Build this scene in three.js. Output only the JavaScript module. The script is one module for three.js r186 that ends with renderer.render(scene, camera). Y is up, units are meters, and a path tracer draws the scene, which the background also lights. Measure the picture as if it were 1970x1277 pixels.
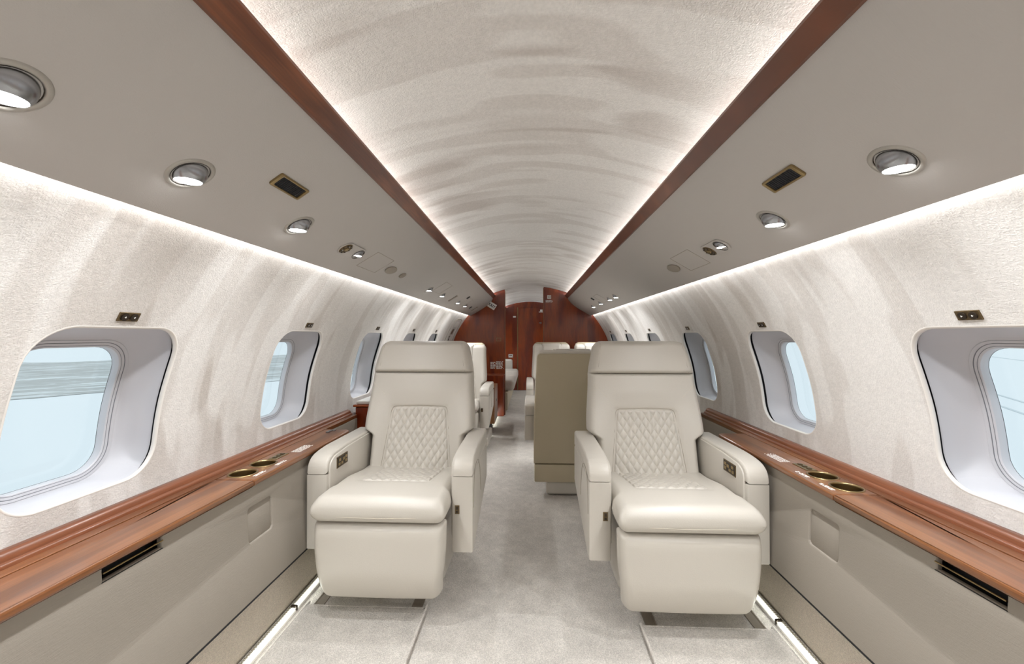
import * as THREE from 'three';
import { RectAreaLightUniformsLib } from 'three/addons/lights/RectAreaLightUniformsLib.js';
import { RoundedBoxGeometry } from 'three/addons/geometries/RoundedBoxGeometry.js';
import { mergeGeometries, mergeVertices, toCreasedNormals } from 'three/addons/utils/BufferGeometryUtils.js';
import { FontLoader } from 'three/addons/loaders/FontLoader.js';
import { TextGeometry } from 'three/addons/geometries/TextGeometry.js';

// ------------------------------------------------------------------ camera, sky, exposure
// The aisle runs along -z from the camera; distances down the aisle are written D = -z. Metres, y up, cabin floor at y = 0.
const scene = new THREE.Scene();
const EYE = 1.15, F = 800;
const camera = new THREE.PerspectiveCamera(2 * Math.atan(638.5 / F) * 180 / Math.PI, 1970 / 1277, 0.02, 500);
camera.rotation.order = 'YXZ';
camera.position.set(0, EYE, 0);
camera.rotation.set(Math.atan(6.5 / F), Math.atan(35 / F), 0);
scene.add(camera);
const renderer = new THREE.WebGLRenderer({ antialias: true });
renderer.toneMapping = THREE.LinearToneMapping;
renderer.toneMappingExposure = 1.05;
renderer.shadowMap.enabled = true;
RectAreaLightUniformsLib.init();
scene.background = new THREE.Color().setRGB(0.79, 0.92, 0.97);      // even overcast

const CEILING_LED = 38, WALL_LED = 30, FLOOR_LED = 10, SPOT = 1.6;   // light levels
const LED_WHITE = new THREE.Color().setRGB(1, 0.995, 0.99), SPOT_WHITE = new THREE.Color().setRGB(0.97, 0.985, 1), FLOOR_WHITE = new THREE.Color().setRGB(0.96, 1, 0.9);

// ------------------------------------------------------------------ helpers
let seed = 7;
const rnd = () => { seed = (seed * 1664525 + 1013904223) >>> 0; return seed / 4294967296; };
const lerp = (a, b, t) => a + (b - a) * t, clamp = (x, a, b) => Math.min(b, Math.max(a, x));
const sstep = (a, b, x) => { const t = clamp((x - a) / (b - a), 0, 1); return t * t * (3 - 2 * t); };
const taken = {};
function numbered(n) { const k = taken[n] = (taken[n] ?? -1) + 1; return k ? n + '_' + String(k).padStart(3, '0') : n; }
function tag(o, label, category, group, kind) {
  if (label) o.userData.label = label; if (category) o.userData.category = category;
  if (group) o.userData.group = group; if (kind) o.userData.kind = kind; return o;
}
function thing(name, label, category, pos = [0, 0, 0], turn = 0, group, kind) {
  const o = new THREE.Group(); o.name = numbered(name); o.position.set(...pos); o.rotation.y = turn; scene.add(o);
  return tag(o, label, category, group, kind);
}
function part(name, geo, mat, parent, label) {
  const g = Array.isArray(geo) ? (geo.length > 1 ? mergeGeometries(geo.map(clean)) : clean(geo[0])) : geo;
  const m = new THREE.Mesh(g, mat); m.name = parent ? name : numbered(name); m.castShadow = m.receiveShadow = true;
  if (label) m.userData.label = label; (parent || scene).add(m); return m;
}
function clean(g) { g = g.index ? g.toNonIndexed() : g; for (const k of Object.keys(g.attributes)) if (!['position', 'normal', 'uv'].includes(k)) g.deleteAttribute(k); if (!g.attributes.uv) uvs(g); g.morphAttributes = {}; return g; }
// texture coordinates in metres; how = function(x, y, z) -> [u, v]
function uvs(g, how = (x, y, z) => [x + 0.71 * z, y + 0.53 * z]) {
  const p = g.attributes.position, a = new Float32Array(p.count * 2);
  for (let i = 0; i < p.count; i++) { const [u, v] = how(p.getX(i), p.getY(i), p.getZ(i)); a[2 * i] = u; a[2 * i + 1] = v; }
  g.setAttribute('uv', new THREE.BufferAttribute(a, 2)); return g;
}
const AISLE = (x, y, z) => [-z, x + y * 0.8];        // grain along the aisle
const UPRIGHT = (x, y, z) => [y, x + 0.6 * z];       // grain upright
function box(w, h, d, x = 0, y = 0, z = 0, r = 0.004, how) {
  const g = new RoundedBoxGeometry(w, h, d, r > 0.012 ? 4 : 2, Math.min(r, w / 2.01, h / 2.01, d / 2.01)); g.translate(x, y, z); return uvs(g, how);
}
function tube(points, r, seg = 40, closed = false, rs = 6) {
  return uvs(new THREE.TubeGeometry(new THREE.CatmullRomCurve3(points.map((p) => new THREE.Vector3(...p)), closed, 'catmullrom', 0.2), seg, r, rs, closed));
}
// a sheet from a grid of points P(i, j)
function grid(nu, nv, P, how) {
  const pos = [], idx = [];
  for (let j = 0; j <= nv; j++) for (let i = 0; i <= nu; i++) pos.push(...P(i, j));
  for (let j = 0; j < nv; j++) for (let i = 0; i < nu; i++) { const a = j * (nu + 1) + i, b = a + 1, c = a + nu + 1, d = c + 1; idx.push(a, b, d, a, d, c); }
  const g = new THREE.BufferGeometry(); g.setAttribute('position', new THREE.Float32BufferAttribute(pos, 3)); g.setIndex(idx); g.computeVertexNormals();
  return uvs(g, how);
}
// a profile of [x, y] points swept down the aisle from D0 to D1
function sweep(profile, D0, D1, how = AISLE, closed = false, crease = 0.6, nD = 1) {
  const P = closed ? [...profile, profile[0]] : profile;
  let g = grid(P.length - 1, nD, (i, j) => [P[i][0], P[i][1], -lerp(D0, D1, j / nD)]);
  g = toCreasedNormals(g, crease);
  if (closed) {
    const s = new THREE.Shape(profile.map((p) => new THREE.Vector2(...p)));
    const c0 = new THREE.ShapeGeometry(s).translate(0, 0, -D0), c1 = new THREE.ShapeGeometry(s).translate(0, 0, -D1);
    g = mergeGeometries([clean(g), clean(c0), clean(c1)]);
  }
  return uvs(g, how);
}
// a flat outline in (a, b) with holes, given thickness, then placed by put(a, b, c)
function slab(shape, depth, bevel, put, how, seg = 2, curve = 10) {
  const g = new THREE.ExtrudeGeometry(shape, { depth: Math.max(1e-4, depth - 2 * bevel), bevelEnabled: bevel > 0, bevelThickness: bevel, bevelSize: bevel, bevelOffset: -bevel, bevelSegments: seg, curveSegments: curve });
  const p = g.attributes.position;
  for (let i = 0; i < p.count; i++) p.setXYZ(i, ...put(p.getX(i), p.getY(i), p.getZ(i) + bevel));
  g.deleteAttribute('normal');
  const n = toCreasedNormals(g, 0.7); n.computeBoundingBox(); return uvs(n, how);
}
function rrect(x0, y0, x1, y1, r, path = new THREE.Shape()) {
  path.moveTo(x0 + r, y0); path.lineTo(x1 - r, y0); path.absarc(x1 - r, y0 + r, r, -Math.PI / 2, 0); path.lineTo(x1, y1 - r); path.absarc(x1 - r, y1 - r, r, 0, Math.PI / 2);
  path.lineTo(x0 + r, y1); path.absarc(x0 + r, y1 - r, r, Math.PI / 2, Math.PI); path.lineTo(x0, y0 + r); path.absarc(x0 + r, y0 + r, r, Math.PI, 1.5 * Math.PI); return path;
}
// an upholstered cushion: outline from half width W(y) between y0 and y1, rounded to its rim with radius r, front relief front(x, y)
function cushion({ y0, y1, W, thick, r, zc = () => 0, front = () => 0, back = () => 0, nu = 40, nv = 40, put = (x, y, z) => [x, y, z], rv = r }) {
  const edge = (q) => q >= 1 ? 1 : Math.sqrt(Math.max(0, 1 - (1 - q) * (1 - q)));
  const sp = (t) => lerp(t, 0.5 - 0.5 * Math.cos(Math.PI * t), 0.75);
  const sheet = (side) => grid(nu, nv, (i, j) => {
    const u = sp(i / nu), v = sp(j / nv), y = lerp(y0, y1, v), w = W(y), x = lerp(-w, w, u);
    const e = edge(Math.min(u, 1 - u) * 2 * w / r) * edge(Math.min(v, 1 - v) * (y1 - y0) / rv);
    const z = zc(y) + (side > 0 ? (thick / 2 + front(x, y)) * e : -(thick / 2 + back(x, y)) * e);
    return put(x, y, z);
  });
  const a = sheet(1), b = sheet(-1); b.index.array.reverse();
  for (const g of [a, b]) { g.deleteAttribute('normal'); g.deleteAttribute('uv'); }
  const g = mergeVertices(mergeGeometries([a, b]), 1e-5); g.computeVertexNormals(); return uvs(g);
}
// half width w with corners of radius c0 at y0 and c1 at y1
const rounded = (w, y0, y1, c0, c1) => (y) => { let k = w(y); const a = y - y0, b = y1 - y; if (a < c0) k -= c0 - Math.sqrt(Math.max(0, c0 * c0 - (c0 - a) ** 2)); if (b < c1) k -= c1 - Math.sqrt(Math.max(0, c1 * c1 - (c1 - b) ** 2)); return k; };
const quilt = (x, y, px, py) => Math.sqrt(Math.abs(Math.sin(Math.PI * (x / px + y / py)) * Math.sin(Math.PI * (x / px - y / py))));
function flip(g) { g.scale(-1, 1, 1); const ix = g.index; if (ix) { for (let i = 0; i < ix.count; i += 3) { const t = ix.getX(i); ix.setX(i, ix.getX(i + 1)); ix.setX(i + 1, t); } } else for (const a of Object.values(g.attributes)) for (let i = 0; i < a.count; i += 3) for (let c = 0; c < a.itemSize; c++) { const t = a.array[i * a.itemSize + c]; a.array[i * a.itemSize + c] = a.array[(i + 1) * a.itemSize + c]; a.array[(i + 1) * a.itemSize + c] = t; } return g; }

// ------------------------------------------------------------------ textures and materials
const perm = new Float32Array(65536); for (let i = 0; i < 65536; i++) perm[i] = rnd();
function vnoise(x, y, px, py, s = 0) {        // value noise, repeating every px, py
  const xi = Math.floor(x), yi = Math.floor(y), fx = x - xi, fy = y - yi, m = (a, n) => ((a % n) + n) % n;
  const h = (a, b) => perm[(m(a, px) * 131 + m(b, py) * 7919 + s * 10007) & 65535], u = fx * fx * (3 - 2 * fx), v = fy * fy * (3 - 2 * fy);
  return lerp(lerp(h(xi, yi), h(xi + 1, yi), u), lerp(h(xi, yi + 1), h(xi + 1, yi + 1), u), v);
}
function fbm(u, v, fx, fy, oct, s) { let a = 0.5, t = 0, n = 0; for (let o = 0; o < oct; o++) { t += a * vnoise(u * fx, v * fy, fx, fy, s + o); n += a; a *= 0.5; fx *= 2; fy *= 2; } return t / n; }
function tex(n, size, fn, srgb, rep) {        // fn(u, v) -> [r, g, b] 0..1; size = metres per repeat
  const [w, h] = Array.isArray(n) ? n : [n, n], d = new Uint8Array(w * h * 4);
  for (let j = 0; j < h; j++) for (let i = 0; i < w; i++) { const c = fn(i / w, j / h), k = (j * w + i) * 4; for (let q = 0; q < 3; q++) d[k + q] = clamp(Math.round((c[q] ?? c[0]) * 255), 0, 255); d[k + 3] = 255; }
  const t = new THREE.DataTexture(d, w, h); t.wrapS = t.wrapT = THREE.RepeatWrapping; t.magFilter = THREE.LinearFilter; t.minFilter = THREE.LinearFilter;
  const [sx, sy] = Array.isArray(size) ? size : [size, size]; t.repeat.set(1 / sx, 1 / sy); if (srgb) t.colorSpace = THREE.SRGBColorSpace; t.needsUpdate = true; return t;
}
const rgb = (h) => { const c = new THREE.Color(h); c.convertLinearToSRGB(); return [c.r, c.g, c.b]; };
const tint = (c, k) => c.map((x) => x * k);
const mixc = (a, b, t) => a.map((x, i) => lerp(x, b[i], t));

// brushed suede: nap laid in long strokes across u
const suedeFn = (base, dark, s, fu, fv) => (u, v) => {
  const wob = 0.03 * (fbm(u, v, 3, 3, 2, s + 40) - 0.5);
  const a = fbm(u + wob + v * 0.0, v, fu, fv, 3, s), b = fbm(u - wob, v + wob, fu * 2, fv * 2, 2, s + 9), c = fbm(u, v, 5, 4, 3, s + 20);
  const k = 0.6 * sstep(0.5, 0.6, a) * sstep(0.35, 0.6, c) + 0.35 * sstep(0.5, 0.62, b);
  const g = (vnoise(u * 420, v * 512, 420, 512, 3) - 0.5) * 0.05 + (fbm(u, v, 200, 256, 2, 33) - 0.5) * 0.035;
  return mixc(base, dark, clamp(k, 0, 1)).map((x) => x * (1 + g));
};
const suedeWall = tex(1024, [2.7, 2.2], suedeFn(rgb('#dddad6'), rgb('#bfb8b1'), 60, 22, 3), true);
const suedeCeil = tex(1024, [2.2, 2.4], suedeFn(rgb('#d8d5d1'), rgb('#b9b2ac'), 90, 16, 3), true);
const weaveBump = tex(512, 0.22, (u, v) => [0.55 * fbm(u, v, 64, 128, 2, 5) + 0.45 * vnoise(u * 128, v * 40, 128, 40, 8)], false);
const grainBump = tex(512, 0.1, (u, v) => [fbm(u, v, 48, 48, 3, 11)], false);
const panelBump = tex(512, 0.16, (u, v) => [0.6 * vnoise(u * 160, v * 14, 160, 14, 13) + 0.4 * fbm(u, v, 64, 64, 2, 14)], false);
const carpetCol = tex(1024, 0.9, (u, v) => { const f = vnoise(u * 420, v * 420, 420, 420, 21), m = fbm(u, v, 24, 24, 3, 22), l = fbm(u, v, 4, 4, 2, 23); return tint(rgb('#d8d2ca'), 0.84 + 0.2 * f + 0.1 * (m - 0.5) + 0.1 * (l - 0.5)); }, true);
const carpetBump = tex(1024, 0.9, (u, v) => [0.7 * vnoise(u * 420, v * 420, 420, 420, 21) + 0.3 * vnoise(u * 200, v * 200, 200, 200, 24)], false);
const ribCol = tex(512, 0.3, (u, v) => { const r = 0.5 + 0.5 * Math.sin((v * 60 + 0.5 * vnoise(u * 40, v * 40, 40, 40, 31)) * 6.283), f = vnoise(u * 160, v * 160, 160, 160, 32); return tint(rgb('#d2c7b8'), 0.8 + 0.14 * r + 0.16 * f); }, true);
const ribBump = tex(512, 0.3, (u, v) => [0.6 * (0.5 + 0.5 * Math.sin((v * 60 + 0.5 * vnoise(u * 40, v * 40, 40, 40, 31)) * 6.283)) + 0.4 * vnoise(u * 160, v * 160, 160, 160, 32)], false);
const woodFn = (a, b, c, s, along = 3, across = 30) => (u, v) => {
  const w = 0.08 * fbm(u, v, 3, 4, 3, s + 5), g = fbm(u, v + w, along, across, 4, s), f = fbm(u, v, along * 8, across * 8, 2, s + 3), p = fbm(u, v, 4, 4, 3, s + 8);
  return mixc(mixc(a, b, sstep(0.3, 0.7, g)), c, 0.5 * sstep(0.5, 0.75, p)).map((x) => x * (0.9 + 0.2 * f));
};
const ledgeWood = tex(1024, [1.4, 0.5], woodFn(rgb('#7f4e2a'), rgb('#643a1d'), rgb('#8f5b30'), 110, 2, 24), true);
const beadWood = tex(512, [1.2, 0.3], woodFn(rgb('#784428'), rgb('#5f331d'), rgb('#885233'), 120, 2, 10), true);
const cherryWood = tex(1024, [1.6, 1.2], woodFn(rgb('#913d12'), rgb('#6e2409'), rgb('#aa571b'), 130, 3, 14), true);
const tanWood = tex(512, [1, 0.6], woodFn(rgb('#8a5a2f'), rgb('#714622'), rgb('#96683a'), 140, 3, 12), true);

const S = (o) => new THREE.MeshStandardMaterial(o), P = (o) => new THREE.MeshPhysicalMaterial(o);
const M = {
  suede: P({ map: suedeWall, bumpMap: weaveBump, bumpScale: 0.0011, roughness: 0.95, sheen: 0.2, sheenRoughness: 0.6 }),
  ceiling: P({ map: suedeCeil, bumpMap: weaveBump, bumpScale: 0.0011, roughness: 0.95, sheen: 0.2, sheenRoughness: 0.6 }),
  valance: S({ color: '#bab6b2', bumpMap: grainBump, bumpScale: 0.0002, roughness: 0.6 }),
  leather: P({ color: '#c8c2b8', bumpMap: grainBump, bumpScale: 0.00022, roughness: 0.4, clearcoat: 0.12, clearcoatRoughness: 0.4 }),
  seam: S({ color: '#a1988a', roughness: 0.8 }),
  piping: S({ color: '#cfc7b8', roughness: 0.6 }),
  backCover: P({ color: '#bcb096', bumpMap: grainBump, bumpScale: 0.0002, roughness: 0.5 }),
  sidePanel: P({ color: '#989085', bumpMap: panelBump, bumpScale: 0.0003, roughness: 0.75 }),
  carpet: S({ map: carpetCol, bumpMap: carpetBump, bumpScale: 0.0025, roughness: 1 }),
  rib: S({ map: ribCol, bumpMap: ribBump, bumpScale: 0.002, roughness: 1 }),
  ledge: P({ map: ledgeWood, roughness: 0.36, clearcoat: 0.45, clearcoatRoughness: 0.12 }),
  bead: P({ map: beadWood, roughness: 0.35, clearcoat: 0.5, clearcoatRoughness: 0.2 }),
  cherry: P({ map: cherryWood, roughness: 0.3, clearcoat: 0.6, clearcoatRoughness: 0.12 }),
  tanWood: P({ map: tanWood, roughness: 0.35, clearcoat: 0.4, clearcoatRoughness: 0.2 }),
  brass: S({ color: '#a08c66', metalness: 1, roughness: 0.3 }),
  bronze: S({ color: '#6d5d45', metalness: 0.9, roughness: 0.35 }),
  darkBronze: S({ color: '#3a3128', metalness: 0.6, roughness: 0.4 }),
  chrome: S({ color: '#9fa1a5', metalness: 1, roughness: 0.27 }),
  bezel: S({ color: '#a9a59e', roughness: 0.35, metalness: 0.4 }),
  plastic: S({ color: '#e3e0db', roughness: 0.45 }),
  reveal: S({ color: '#c8c8cd', roughness: 0.5 }),
  lip: S({ color: '#e4e0da', roughness: 0.4 }),
  gasket: S({ color: '#7d7f86', roughness: 0.7 }),
  black: S({ color: '#0c0c0d', roughness: 0.6 }),
  rubber: S({ color: '#23242a', roughness: 0.7 }),
  rail: S({ color: '#8c8276', roughness: 0.5, metalness: 0.3 }),
  glass: P({ color: '#ffffff', transmission: 1, thickness: 0, roughness: 0.0, ior: 1.4 }),
  white: S({ color: '#f2f0ec', roughness: 0.5 }),
  ink: S({ color: '#1d1d1f', roughness: 0.6 }),
  snow: S({ color: '#f0f3f6', roughness: 1 }),
  track: S({ color: '#d3dade', roughness: 1 }),
  tarmac: S({ roughness: 1 }),
  lens: S({ color: '#ffffff', emissive: SPOT_WHITE, emissiveIntensity: 24, roughness: 0.3 }),
  led: S({ color: '#ffffff', emissive: LED_WHITE, emissiveIntensity: 3, roughness: 0.4 }),
  floorLed: S({ color: '#ffffff', emissive: FLOOR_WHITE, emissiveIntensity: 1.5, roughness: 0.4 }),
};
M.suede.side = M.ceiling.side = THREE.DoubleSide;

// ------------------------------------------------------------------ cabin cross-section
function curve(pts) {              // monotone-ish cubic through [t, value] points
  return (t) => {
    let k = 0; while (k < pts.length - 2 && t > pts[k + 1][0]) k++;
    const p0 = pts[Math.max(0, k - 1)], p1 = pts[k], p2 = pts[k + 1], p3 = pts[Math.min(pts.length - 1, k + 2)], h = p2[0] - p1[0], x = clamp((t - p1[0]) / h, -0.2, 1.2);
    const m1 = (p2[1] - p0[1]) / (p2[0] - p0[0]) * h, m2 = (p3[1] - p1[1]) / (p3[0] - p1[0]) * h, x2 = x * x, x3 = x2 * x;
    return (2 * x3 - 3 * x2 + 1) * p1[1] + (x3 - 2 * x2 + x) * m1 + (-2 * x3 + 3 * x2) * p2[1] + (x3 - x2) * m2;
  };
}
const wallX = curve([[0, 1.05], [0.2, 1.105], [0.45, 1.16], [0.65, 1.176], [0.75, 1.176], [0.92, 1.155], [1.05, 1.12], [1.15, 1.083], [1.24, 1.037], [1.33, 0.982], [1.43, 0.908], [1.5, 0.85], [1.56, 0.795]]);
const ceilY = (x) => 1.862 - 0.354 * x * x;
const D_REAR = -1.175, D_FAR = 8.725, D_PART = 6.0, BAY = 0.9, C0 = 1.055;
const VAL = [[0.874, 1.44], [0.868, 1.434], [0.858, 1.436], [0.78, 1.481], [0.70, 1.528], [0.635, 1.572], [0.585, 1.615], [0.552, 1.655], [0.534, 1.69]];
function valancePoint(x) { for (let i = 2; i < VAL.length - 1; i++) { const [a, b] = VAL[i], [c, d] = VAL[i + 1]; if (x <= a && x >= c) { const t = (a - x) / (a - c); return { y: lerp(b, d, t), n: new THREE.Vector2(-(d - b), -(a - c)).normalize() }; } } }

// ------------------------------------------------------------------ outside: snowy apron
{
  const ground = part('snow_ground', uvs(new THREE.PlaneGeometry(600, 600).rotateX(-Math.PI / 2)), M.snow); ground.position.y = -1.6;
  tag(ground, 'white snow covered ground outside the windows', 'snow', null, 'structure');
  M.tarmac.map = tex(512, 24, (u, v) => { const a = fbm(u, v, 10, 60, 4, 150), b = fbm(u, v, 60, 80, 2, 155); return mixc(rgb('#b7b8b7'), rgb('#e2e6e8'), clamp(sstep(0.45, 0.75, a) + 0.4 * sstep(0.6, 0.8, b), 0, 1)); }, true);
  // the grey strip beyond the snow on the left, with a ragged near edge, and thin wheel tracks on the right
  const ux = 0.681, uz = -0.732, g = grid(160, 6, (i, j) => {
    const l = lerp(-90, 90, i / 160), e = 1.5 * (vnoise(i * 0.55, 3, 256, 256, 5) - 0.5) + 1.2 * (vnoise(i * 0.17, 9, 256, 256, 5) - 0.5), t = j === 0 ? e : j === 6 ? 36 + 3 * e : 6 * j;
    return [-18.3 + l * ux + t * uz, 0, -21.9 + l * uz - t * ux];
  }, (x, y, z) => [x * ux + z * uz, x * uz - z * ux]);
  const strip = part('tarmac_strip', g, M.tarmac); strip.position.y = -1.585; tag(strip, 'grey strip of bare ground beyond the snow on the left', 'tarmac', null, 'structure');
  for (const [x0, z0, x1, z1, w] of [[9, -2, 30, -36, 0.12], [10.2, -2, 31.5, -36, 0.12], [22, -2, 62, -60, 0.4]]) {
    const o = part('wheel_track', uvs(new THREE.BoxGeometry(w, 0.01, Math.hypot(x1 - x0, z1 - z0))), M.track);
    o.position.set((x0 + x1) / 2, -1.59, (z0 + z1) / 2); o.rotation.y = Math.atan2(x1 - x0, z1 - z0); tag(o, `thin grey wheel track across the snow on the right, ${w > 0.2 ? 'farthest and widest' : x0 < 10 ? 'nearest' : 'middle'} one`, 'track', 'wheel tracks in the snow');
  }
}

// ------------------------------------------------------------------ floor, ceiling, end walls
{
  const f = part('floor', box(2.3, 0.06, D_FAR - D_REAR, 0, -0.03, -(D_FAR + D_REAR) / 2, 0.001, (x, y, z) => [x, z]), M.carpet);
  tag(f, 'pale beige wool carpet down the aisle', null, null, 'structure');
  const n = 40, c = grid(n, 1, (i, j) => { const x = lerp(-0.70, 0.70, i / n); return [x, ceilY(x), -lerp(D_REAR, D_FAR, j)]; }, (x, y, z) => [-z, x]);
  const o = part('ceiling', c, M.ceiling); tag(o, 'arched cream suede ceiling panel between two lit coves', null, null, 'structure');
  const outer = part('outer_skin', grid(n, 1, (i, j) => { const x = lerp(-0.70, 0.70, i / n); return [x, ceilY(x) + 0.02, -lerp(D_REAR, D_FAR, j)]; }), M.plastic, o);
}
// the outline of a cross-wall between x0 and x1
function crossShape(x0, x1) {
  const s = new THREE.Shape(), pts = [];
  const side = (sg) => { const a = []; for (let i = 0; i <= 30; i++) { const y = 1.56 * i / 30; a.push([sg * (wallX(y) - 0.002), y]); } a.push([sg * 0.70, ceilY(0.70) - 0.002]); return a; };
  if (x1 > 1) { pts.push([x0, 0.001], ...side(1)); } else pts.push([x0, 0.001], [x1, 0.001]);
  const a = x1 > 1 ? 0.68 : x1, b = x0 < -1 ? -0.68 : x0;
  for (let i = 0; i <= 24; i++) { const x = lerp(a, b, i / 24); pts.push([x, ceilY(x) - 0.002]); }
  if (x0 < -1) { pts.shift(); pts.unshift(...side(-1).reverse()); const q = pts.splice(0, side(-1).length); pts.push(...q); }
  pts.forEach((p, i) => i ? s.lineTo(...p) : s.moveTo(...p)); return s;
}
function crossWall(name, x0, x1, D, th, mat, label) {
  const g = slab(crossShape(x0, x1), th, 0, (a, b, c) => [a, b, -D - c], (x, y, z) => [y, x]);
  return tag(part(name, g, mat), label, null, null, 'structure');
}
crossWall('wall_rear', -2, 2, D_REAR - 0.05, 0.05, M.suede, 'cream end wall behind the viewer');
crossWall('wall_far', -2, 2, D_FAR, 0.05, M.cherry, 'glossy cherry wood end wall at the far end of the cabin');
{
  const l = crossWall('wall_partition_left', -2, -0.368, D_PART, 0.045, M.cherry, 'glossy cherry wood partition left of the aft doorway');
  part('edge_trim', box(0.008, 1.79, 0.052, -0.364, 0.898, -D_PART - 0.022, 0.003, UPRIGHT), M.tanWood, l);
  part('flush_plate', [...[[0.0, 0.022], [0.0, -0.022]].map(([, dy]) => box(0.068, 0.004, 0.004, -0.454, 1.09 + dy, -D_PART + 0.001, 0.001)), ...[-0.032, 0.032].map((dx) => box(0.004, 0.048, 0.004, -0.454 + dx, 1.09, -D_PART + 0.001, 0.001))], M.brass, l, 'small brass outlined plate');
  const r = crossWall('wall_partition_right', 0.195, 2, D_PART, 0.045, M.cherry, 'glossy cherry wood partition right of the aft doorway');
  part('edge_trim', box(0.008, 1.83, 0.052, 0.191, 0.918, -D_PART - 0.022, 0.003, UPRIGHT), M.tanWood, r);
}
// the far door with its brass edge
{
  const d = thing('door_1', 'tall cherry wood door at the far end of the cabin', null, [0, 0, -D_FAR + 0.012], 0, null, 'structure');
  part('door_leaf', box(0.56, 1.72, 0.02, 0.03, 0.865, 0, 0.003, UPRIGHT), M.cherry, d);
  part('brass_edge', box(0.014, 1.735, 0.014, -0.262, 0.868, 0.006, 0.003), M.brass, d);
  part('door_handle', [box(0.05, 0.014, 0.02, 0.205, 1.41, 0.018, 0.004), box(0.02, 0.03, 0.012, 0.225, 1.41, 0.012, 0.003)], M.chrome, d);
}

// ------------------------------------------------------------------ side walls with window openings
const HW = 0.198, HH = 0.222, HR = 0.09, HCY = 0.949;             // the opening in the wall
const GW = 0.14, GH = 0.182, GR = 0.07, GCY = 0.936;              // the glass
const T = []; { const n = 20; for (let i = 0; i < n; i++) T.push([1, -1 + 2 * i / n]); for (let i = 0; i < n; i++) T.push([1 - 2 * i / n, 1]); for (let i = 0; i < n; i++) T.push([-1, 1 - 2 * i / n]); for (let i = 0; i < n; i++) T.push([-1 + 2 * i / n, -1]); T.push(T[0]); }
function ringAt(k, hw, hh, r, cy) { const [a, b] = T[k], p = [a * hw, b * hh], q = [clamp(p[0], -hw + r, hw - r), clamp(p[1], -hh + r, hh - r)], l = Math.hypot(p[0] - q[0], p[1] - q[1]) || 1; return [q[0] + r * (p[0] - q[0]) / l, cy + q[1] + r * (p[1] - q[1]) / l]; }
const WALL_TOP = 1.56, NR = 12;
function windowBay(sg, c) {
  return grid(T.length - 1, NR, (i, j) => {
    const [a, b] = T[i], q = ringAt(i, HW, HH, HR, HCY), t = Math.pow(j / NR, 1.35);
    const d = lerp(q[0], a * BAY / 2, t), y = lerp(q[1], b > 0 ? HCY + b * (WALL_TOP - HCY) : HCY + b * HCY, t);
    return [sg * wallX(y), y, -(c + d)];
  }, (x, y, z) => [-z, y * 1.12]);
}
function plainBay(sg, c) { return grid(2, 40, (i, j) => { const y = WALL_TOP * j / 40; return [sg * wallX(y), y, -(c + (i - 1) * BAY / 2)]; }, (x, y, z) => [-z, y * 1.12]); }
let windowNo = 0;
const place = (i) => ['nearest the camera', 'second from the camera', 'third from the camera', 'fourth from the camera', 'fifth from the camera', 'sixth from the camera', 'seventh from the camera', 'eighth from the camera'][i];
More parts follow.
